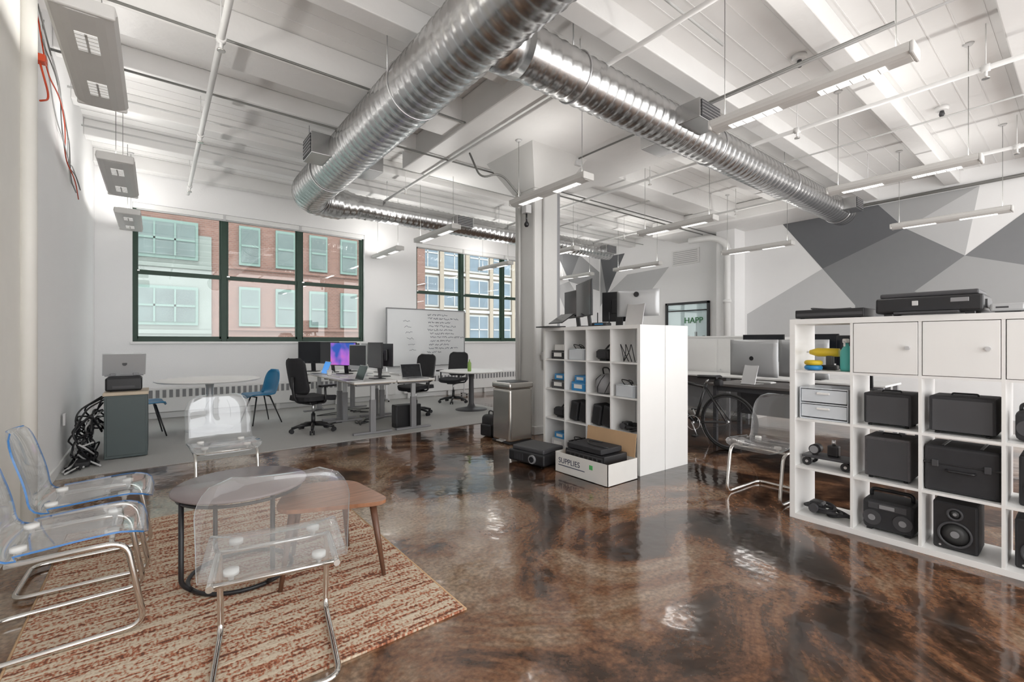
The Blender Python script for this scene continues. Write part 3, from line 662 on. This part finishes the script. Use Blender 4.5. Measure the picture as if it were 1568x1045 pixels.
def strap(loc,rz,name='camera_strap'):
    b=B(name)
    for k in range(3):
        cx=random.uniform(-.04,.04); cy=-.06+.06*k; r=.06+.012*k
        b.tube([(cx+r*math.cos(a),cy+r*math.sin(a)*1.1,.012+.012*k+.01*(1+math.sin(a*2+k))) for a in [2*pi*i/24 for i in range(24)]],.012,blk2,8,closed=True)
    b.box((.0,.07,.05),(.1,.09,.08),blk,.02,segs=3); b.cyl((-.05,.07,.05),(-.09,.07,.05),.03,dgr,18); b.done(loc,rz)
strap(c2(3,0,.14,0),0)
b=B('cordless_drill'); b.tube([(0,-.09,.13),(0,.05,.13),(0,.1,.13)],[.03,.032,.015],yel,14); b.box((0,-.03,.07),(.035,.05,.1),dgr,.012); b.box((0,-.03,.02),(.07,.1,.035),blk,.008); b.cyl((0,.08,.13),(0,.12,.13),.006,alu,8); b.done(c2(3,3,.17,.03))
b=B('spray_bottle'); b.lathe([(.035,0),(.038,.02),(.038,.14),(.015,.18),(.013,.2)],teal,20); b.box((-.015,0,.215),(.07,.025,.03),white,.006); b.box((-.045,0,.195),(.01,.012,.04),white,.003); b.done(c2(3,3,.14,-.11))
b=B('tape_roll'); b.tube([(.04*math.cos(a),.04*math.sin(a),.02) for a in [2*pi*i/24 for i in range(24)]],.018,bluep,10,closed=True); b.tube([(.04*math.cos(a),.04*math.sin(a)+.0,.055) for a in [2*pi*i/24 for i in range(24)]],.018,yel,10,closed=True); b.done(c2(3,3,.06,.07,.001))
zt=1.471
b=B('av_receiver'); b.box((0,0,.035),(.26,.42,.06),blk,.006); b.box((-.131,0,.03),(.004,.4,.02),dgr)
for sx_ in (-1,1):
    for sy in (-1,1): b.cyl((sx_*.1,sy*.17,0),(sx_*.1,sy*.17,.01),.015,blk,10)
b.tube(fil([(-.05,.1,.068),(0,.16,.085),(.06,.05,.072),(0,-.1,.07)],.05),.006,blk,6); b.done((3.87,1.16,zt),.0)
b=B('printer'); b.box((0,0,.065),(.33,.5,.1),blk,.015,segs=3); b.box((0,0,.13),(.3,.46,.03),dgr,.01); b.box((-.166,0,.04),(.01,.3,.025),blk2); b.box((-.168,-.15,.085),(.006,.08,.025),mgr,.003); b.box((-.17,.05,.075),(.006,.03,.03),lgr,.003); b.box((-.17,0,.015),(.06,.3,.015),dgr,.003); b.box((0,-.253,.06),(.2,.01,.05),dgr)
for sx_ in (-1,1):
    for sy in (-1,1): b.box((sx_*.12,sy*.19,.008),(.04,.04,.016),blk)
b.done((3.9,.64,zt),0)
b=B('mini_computer'); b.box((0,0,.03),(.14,.14,.045),silver,.012); b.box((0,0,.005),(.1,.1,.01),dgr); b.box((-.071,.02,.03),(.002,.05,.01),dgr); b.done((3.82,.30,zt))
b=B('network_switch'); b.box((0,0,.035),(.16,.16,.06),lgr,.005); b.box((0,0,.003),(.14,.14,.006),dgr)
for i in range(5): b.box((-.081,-.06+i*.028,.03),(.003,.018,.016),dgr)
b.done((3.83,.14,zt))
def headset(loc,rz,m=blk):
    b=B('virtual_reality_headset'); b.box((-.04,0,.07),(.1,.19,.11),m,.035,segs=4); b.box((-.092,0,.07),(.008,.15,.07),blk2,.02)
    b.tube(fil([(0,-.09,.08),(.1,-.09,.09),(.13,0,.1),(.1,.09,.09),(0,.09,.08)],.06),.012,blk2,8); b.tube(fil([(-.03,0,.12),(.05,0,.19),(.13,0,.1)],.05),.01,blk2,8); b.box((-.04,0,.008),(.06,.1,.016),m,.004); b.done(loc,rz)
def bin_(loc,rz,m,d=.26,w=.24,h=.12):
    b=B('storage_bin'); t=.006
    b.box((0,0,t/2),(d,w,t),m)
    for s_ in (-1,1): b.box((s_*(d/2-t/2),0,h/2),(t,w,h),m,.001); b.box((0,s_*(w/2-t/2),h/2),(d,t,h),m,.001)
    b.tube([(-d/2,-w/2,h),(d/2,-w/2,h),(d/2,w/2,h),(-d/2,w/2,h)],.006,m,6,closed=True)
    for i in range(4): b.box((random.uniform(-.06,.06),-.07+i*.045,h*.6),(.12,.035,h*.9),random.choice([blk,mgr,paper]),.008)
    for i in range(2): b.tube(fil([(-.1,-.08+.1*i,h),(-.13,-.05+.1*i,h+.06),(-.02,.0+.06*i,h+.04),(.05,.05,h)],.05),.005,blk,6)
    b.done(loc,rz)
def gamebox(loc,rz,m,d=.2,w=.22,h=.1):
    b=B('product_box'); b.box((0,0,h/2),(d,w,h),m,.003); b.box((-d/2-.001,0,h/2),(.002,w*.6,h*.45),paper); b.box((0,0,h*.8),(d+.004,w+.004,h*.02),lgr); b.done(loc,rz)
def bag(loc,rz,m):
    b=B('mesh_bag'); b.lathe([(.03,0),(.11,.01),(.13,.07),(.12,.15),(.07,.2),(.03,.21)],m,16)
    for k in range(7):
        a=2*pi*k/7; b.tube([((r+.002)*math.cos(a+z*4),(r+.002)*math.sin(a+z*4),z) for r,z in ((.11,.01),(.13,.07),(.12,.15),(.07,.2))],.004,blk,6)
    b.tube(fil([(0,-.05,.19),(-.03,-.05,.28),(-.03,.05,.28),(0,.05,.19)],.04),.008,blk,8); b.done(loc,rz)
def spair(loc,rz):
    b=B('speaker_pair')
    for s_ in (-1,1): b.box((0,s_*.075,.115),(.2,.12,.22),blk2,.015,rot=RX(.18),segs=3); b.box((-.101,s_*.075,.115),(.004,.09,.17),blk,.002,rot=RX(.18))
    b.done(loc,rz)
L=[(3,3,gamebox,blk2),(2,3,bin_,plast),(1,3,headset,blk),(3,2,gamebox,dgr),(2,2,gamebox,bluep),(1,2,bag,mgr),(0,2,bin_,plast),(3,1,headset,blk2),(3,0,gamebox,lgr),(2,0,bin_,blk),(1,0,gamebox,card),(0,1,strap,None)]
for k,r,f,mt in L:
    if f is strap: strap(c1(k,r,.14),0,'cable_coil')
    else: f(c1(k,r,.15),RS+random.uniform(-.1,.1),mt)
    if f is gamebox: gamebox(c1(k,r,.16,0,.1+.001),RS,random.choice([blk,paper,bluep]),.16,.18,.07)
for k in (1,2): spair(c1(k,1,.15,0,.004),RS)
for k,r,f,mt in ((0,2,gamebox,blk),(2,3,gamebox,paper),(1,1,bag,blk2),(3,2,bin_,lgr)): f(c1b(k,r,.2),RS,mt)
b=B('looped_cable')
p0=c1(0,3,.05)
for k in range(3): b.tube(fil([(p0.x+.04*k,p0.y-.1+.07*k,p0.z+.004),(p0.x-.0,p0.y-.05+.07*k,p0.z+.2),(p0.x+.05,p0.y+.05*k,p0.z+.12),(p0.x+.08,p0.y+.1,p0.z+.004)],.1),.004,blk,6)
b.done()
monitor((3.88,3.62,zt),math.radians(150),.6,.40,base=.12); monitor((4.05,3.95,zt),math.radians(160),.5,.34,base=.12)
monitor((4.15,3.3,zt),math.radians(20),.45,.34,base=.06,bm_=blk)
imac((4.02,2.98,zt+.001),math.radians(15),.46,.36)
laptop((3.84,4.0,zt),2.9,blk,scrd,1.0); b=B('router'); b.box((0,0,.02),(.12,.18,.035),blk,.01); b.cyl((.04,.07,.03),(.04,.07,.15),.006,blk,8); b.cyl((.04,-.07,.03),(.04,-.07,.15),.006,blk,8); b.box((-.062,0,.02),(.003,.1,.01),bluep); b.box((0,0,.001),(.1,.1,.002),dgr);b.done((3.79,3.28,zt),.2)
b=B('cardboard_box')
for lo,hi in (((3.17,2.67,0),(3.60,3.35,.006)),((3.17,2.67,0),(3.176,3.35,.2)),((3.594,2.67,0),(3.60,3.35,.2)),((3.17,2.67,0),(3.60,2.676,.2)),((3.17,3.344,0),(3.60,3.35,.2))): b.b2(lo,hi,cardw)
b.box((3.597,3.0,.31),(.006,.62,.22),card,rot=RY(.12)); b.b2((3.18,2.68,.15),(3.59,3.34,.156),card)
b.b2((3.167,2.95,.075),(3.1702,3.3,.082),ink); b.b2((3.167,2.85,.115),(3.1702,2.89,.155),pm('green_dot',(.1,.5,.15),.6))
b.done()
cu=bpy.data.curves.new('label','FONT'); cu.body='SUPPLIES'; cu.size=.075; cu.extrude=.0005; cu.materials.append(ink)
o=bpy.data.objects.new('box_label',cu); S.collection.objects.link(o); o.location=(3.168,3.3,.1); o.rotation_euler=(pi/2,0,-pi/2); o.parent=bpy.data.objects['cardboard_box']
b=B('rack_server'); b.box((0,0,.045),(.33,.5,.09),blk,.006); b.box((0,.02,.12),(.3,.44,.05),blk2,.008); b.box((-.168,0,.045),(.004,.46,.06),dgr)
for i in range(8): b.box((-.171,-.2+i*.057,.045),(.003,.04,.03),blk)
b.tube(fil([(-.05,-.2,.15),(-.1,0,.16),(.05,.15,.155),(.1,0,.15)],.1),.006,blk,6); b.done((3.38,3.0,.157),0)
b=B('projector'); b.box((0,0,.08),(.4,.5,.12),blk,.02,segs=3); b.box((0,.0,.16),(.34,.44,.05),dgr,.015); b.cyl((-.2,-.1,.08),(-.22,-.1,.08),.045,mgr,24); b.cyl((-.22,-.1,.08),(-.225,-.1,.08),.03,scrd,24)
for i in range(6): b.box((-.202,.04+i*.022,.08),(.004,.008,.07),dgr)
for sx_ in (-1,1):
    for sy in (-1,1): b.cyl((sx_*.13,sy*.16,0),(sx_*.13,sy*.16,.03),.02,blk,10)
b.done((3.26,3.72,0),.15)

# ------------------------------------------------------------ left cabinet
b=B('file_cabinet'); b.b2((-.45,6.62,.01),(-.08,7.12,.70),greycab,.006); b.b2((-.46,6.61,.70),(-.07,7.13,.735),woodt,.006)
b.b2((-.43,6.614,.04),(-.1,6.622,.68),greycab,.003); b.b2((-.0805,6.66,.05),(-.076,7.08,.66),greycab,.003)
b.done((0,0,.006))
b=B('label_printer'); b.box((0,0,.08),(.32,.25,.15),blk,.02,segs=3); b.box((0,-.127,.05),(.2,.008,.03),dgr,.002); b.box((0,0,.155),(.28,.2,.02),blk2,.01); b.box((0,0,.003),(.24,.2,.006),blk); b.done((-.29,6.86,.742))
b=B('laptop'); b.box((0,.09,.008),(.34,.22,.016),mgr,.004); b.box((0,-.03,.135),(.38,.01,.26),silver,.004,rot=RX(.3)); b.box((0,-.024,.135),(.36,.004,.24),scrd,rot=RX(.3))
b.cyl((0,-.036,.14),(0,-.042,.141),.022,blk,18)
for s_ in (-1,1): b.box((s_*.1,.0,.02),(.05,.06,.03),mgr,.006)
b.done((-.29,6.86,.908),.1)
b=B('cable_tangle'); random.seed(11)
for k in range(18):
    pts=[(-.47,6.75+random.uniform(-.1,.3),random.uniform(.3,.7))]; 
    for i in range(6): pts.append((random.uniform(-.72,-.5),random.uniform(6.35,7.0),max(.015,.5-.1*i+random.uniform(-.1,.1))))
    pts.append((random.uniform(-.74,-.45),random.uniform(6.1,6.55),.02)); b.tube(fil(pts,.12),.009,blk if k%5 else lgr,6)
b.box((-.6,6.5,.04),(.12,.3,.05),blk,.01); b.box((-.62,6.75,.06),(.1,.18,.1),blk,.02); b.box((-.742,6.5,.5),(.02,.08,.12),lgr,.004); b.done((0,0,.006))

# ------------------------------------------------------------ right work area
b=B('work_desk'); b.b2((5.75,1.1,.725),(6.55,3.15,.755),pm('dark_top',(.1,.09,.085),.4),.004)
for x in (5.82,6.48):
    for y in (1.17,3.08): b.b2((x-.025,y-.025,0),(x+.025,y+.025,.725),dgr,.004)
b.b2((5.8,1.2,.66),(5.83,3.05,.725),dgr); b.b2((6.47,1.2,.3),(6.49,3.05,.7),dgr); b.done()
imac((6.05,2.70,.757),-.15,.64,.55); imac((6.25,2.2,.757),-.2,.6,.55)
monitor((6.4,1.6,.757),pi,.6,.42,base=.2)
b=B('keyboard'); b.box((0,0,.008),(.13,.42,.016),white,.005)
for i in range(4): b.box((-.045+i*.03,0,.018),(.022,.38,.005),lgr)
b.done((6.35,2.78,.7555),-.1)
b=B('white_cabinet'); b.b2((7.95,3.5,0),(8.35,4.85,1.37),white,.004); b.b2((7.93,3.48,1.37),(8.37,4.87,1.4),white,.003)
for y in (3.52,4.19): b.b2((7.94,y,.05),(7.95,y+.64,1.34),white,.002); b.cyl((7.94,y+.58,.8),(7.915,y+.58,.8),.012,alu,12)
b.done()
b=B('work_desk'); b.b2((7.15,1.6,.725),(7.9,5.6,.75),white,.004)
for x in (7.2,7.85):
    for y in (1.65,3.6,5.55): b.b2((x-.025,y-.025,0),(x+.025,y+.025,.725),mgr,.004)
b.b2((7.82,1.7,.1),(7.84,5.5,.7),mgr); b.done()
monitor((7.5,3.2,.751),pi,.62,.42,base=.24); monitor((7.5,2.5,.751),pi,.62,.42,base=.24); monitor((7.5,4.9,.751),pi,.55,.34)
b=B('bicycle')
def wheel(y):
    A=[2*pi*k/48 for k in range(48)]
    b.tube([(0,y+.325*math.cos(a),.34+.325*math.sin(a)) for a in A],.016,rubber,10,closed=True)
    b.tube([(0,y+.303*math.cos(a),.34+.303*math.sin(a)) for a in A],.011,dgr,8,closed=True)
    b.cyl((-.04,y,.34),(.04,y,.34),.018,alu,12)
    for k in range(24):
        a=2*pi*k/24; b.cyl((.03*(1 if k%2 else -1),y+.015*math.cos(a+.6),.34+.015*math.sin(a+.6)),(0,y+.3*math.cos(a),.34+.3*math.sin(a)),.0012,dgr,4)
wheel(0); wheel(1.02)
fr=pm('bike_frame',(.02,.02,.022),.3,coat=.5)
bb=(0,.6,.28); st=(0,.74,.78); ht=(0,.17,.82); hb=(0,.13,.67)
for a,c,r in ((ht,hb,.022),(st,bb,.02),(ht,(0,.73,.74),.02),(hb,bb,.024)): b.cyl(a,c,r,fr,12)
for s_ in (-1,1):
    b.cyl((s_*.03,.61,.28),(s_*.05,1.02,.34),.011,fr,8); b.cyl((s_*.015,.735,.74),(s_*.05,1.02,.34),.01,fr,8); b.tube(fil([(s_*.02,.13,.66),(s_*.05,.11,.62),(s_*.05,0,.34)],.05),.013,fr,8)
b.cyl((-.04,.13,.66),(.04,.13,.66),.018,fr); b.cyl(st,(0,.77,.84),.013,alu,10)
def sad(u,v):
    w=.02+.06*u**1.6; q=v*2-1; return (q*w,.64+.27*u,.87-.02*q*q+.01*u)
b.shell(sad,10,8,.03,blk,blk)
b.box((0,.9,.80),(.09,.1,.08),blk2,.03,segs=3)
b.tube(fil([(0,.17,.82),(0,.18,.88),(0,.1,.92)],.02),.013,blk,8)
b.tube(fil([(-.21,.13,.9),(-.2,.0,.92),(-.17,.09,.925),(.17,.09,.925),(.2,.0,.92),(.21,.13,.9)],.04),.013,blk,10)
for s_ in (-1,1): b.tube(fil([(s_*.2,.02,.915),(s_*.2,-.04,.87),(s_*.2,.03,.79),(s_*.2,.12,.79)],.05),.014,blk,8); b.cyl((s_*.2,.0,.94),(s_*.2,-.02,.99),.014,blk,8)
b.tube([(.05,.6+.09*math.cos(a),.28+.09*math.sin(a)) for a in [2*pi*k/28 for k in range(28)]],.005,alu,6,closed=True)
b.cyl((-.07,.6,.28),(.07,.6,.28),.015,alu); b.cyl((.07,.6,.28),(.07,.66,.13),.009,alu,8); b.cyl((-.07,.6,.28),(-.07,.54,.43),.009,alu,8); b.box((.11,.66,.13),(.08,.06,.02),blk,.004); b.box((-.11,.54,.43),(.08,.06,.02),blk,.004)
b.cyl((-.03,.65,.28),(-.14,.72,.005),.008,alu,8)
b.tube(fil([(.05,.6,.37),(.05,1.02,.37)],.01),.004,dgr,6); b.tube(fil([(.05,.6,.19),(.05,1.02,.31)],.01),.004,dgr,6)
b.done((5.36,3.72,0),pi+.04)

# ------------------------------------------------------------ light & camera
w=bpy.data.worlds.new('World'); S.world=w; w.use_nodes=True; nt=w.node_tree; bg=nt.nodes['Background']
sky=nt.nodes.new('ShaderNodeTexSky'); sky.sky_type='HOSEK_WILKIE'; sky.turbidity=3; sky.sun_direction=V((-.2,-.45,.87)).normalized()
mx=nt.nodes.new('ShaderNodeMix'); mx.data_type='RGBA'; mx.inputs['Factor'].default_value=.12; mx.inputs['A'].default_value=(1,.985,.97,1)
nt.links.new(sky.outputs[0],mx.inputs['B']); nt.links.new(mx.outputs['Result'],bg.inputs[0]); bg.inputs[1].default_value=4.2
sd=bpy.data.lights.new('sun','SUN'); sd.energy=3.5; sd.angle=.02; so=bpy.data.objects.new('sun',sd); S.collection.objects.link(so); so.rotation_euler=V((.2,.45,-.87)).to_track_quat('-Z','Y').to_euler()
cd=bpy.data.cameras.new('camera'); cd.lens=16; cd.sensor_width=36; cd.clip_start=.05; cd.clip_end=200
co=bpy.data.objects.new('camera',cd); S.collection.objects.link(co); co.location=(0,0,1.31); co.rotation_euler=(pi/2,0,math.radians(-38)); S.camera=co
S.view_settings.view_transform='Standard'; S.view_settings.exposure=0; S.view_settings.look='None'
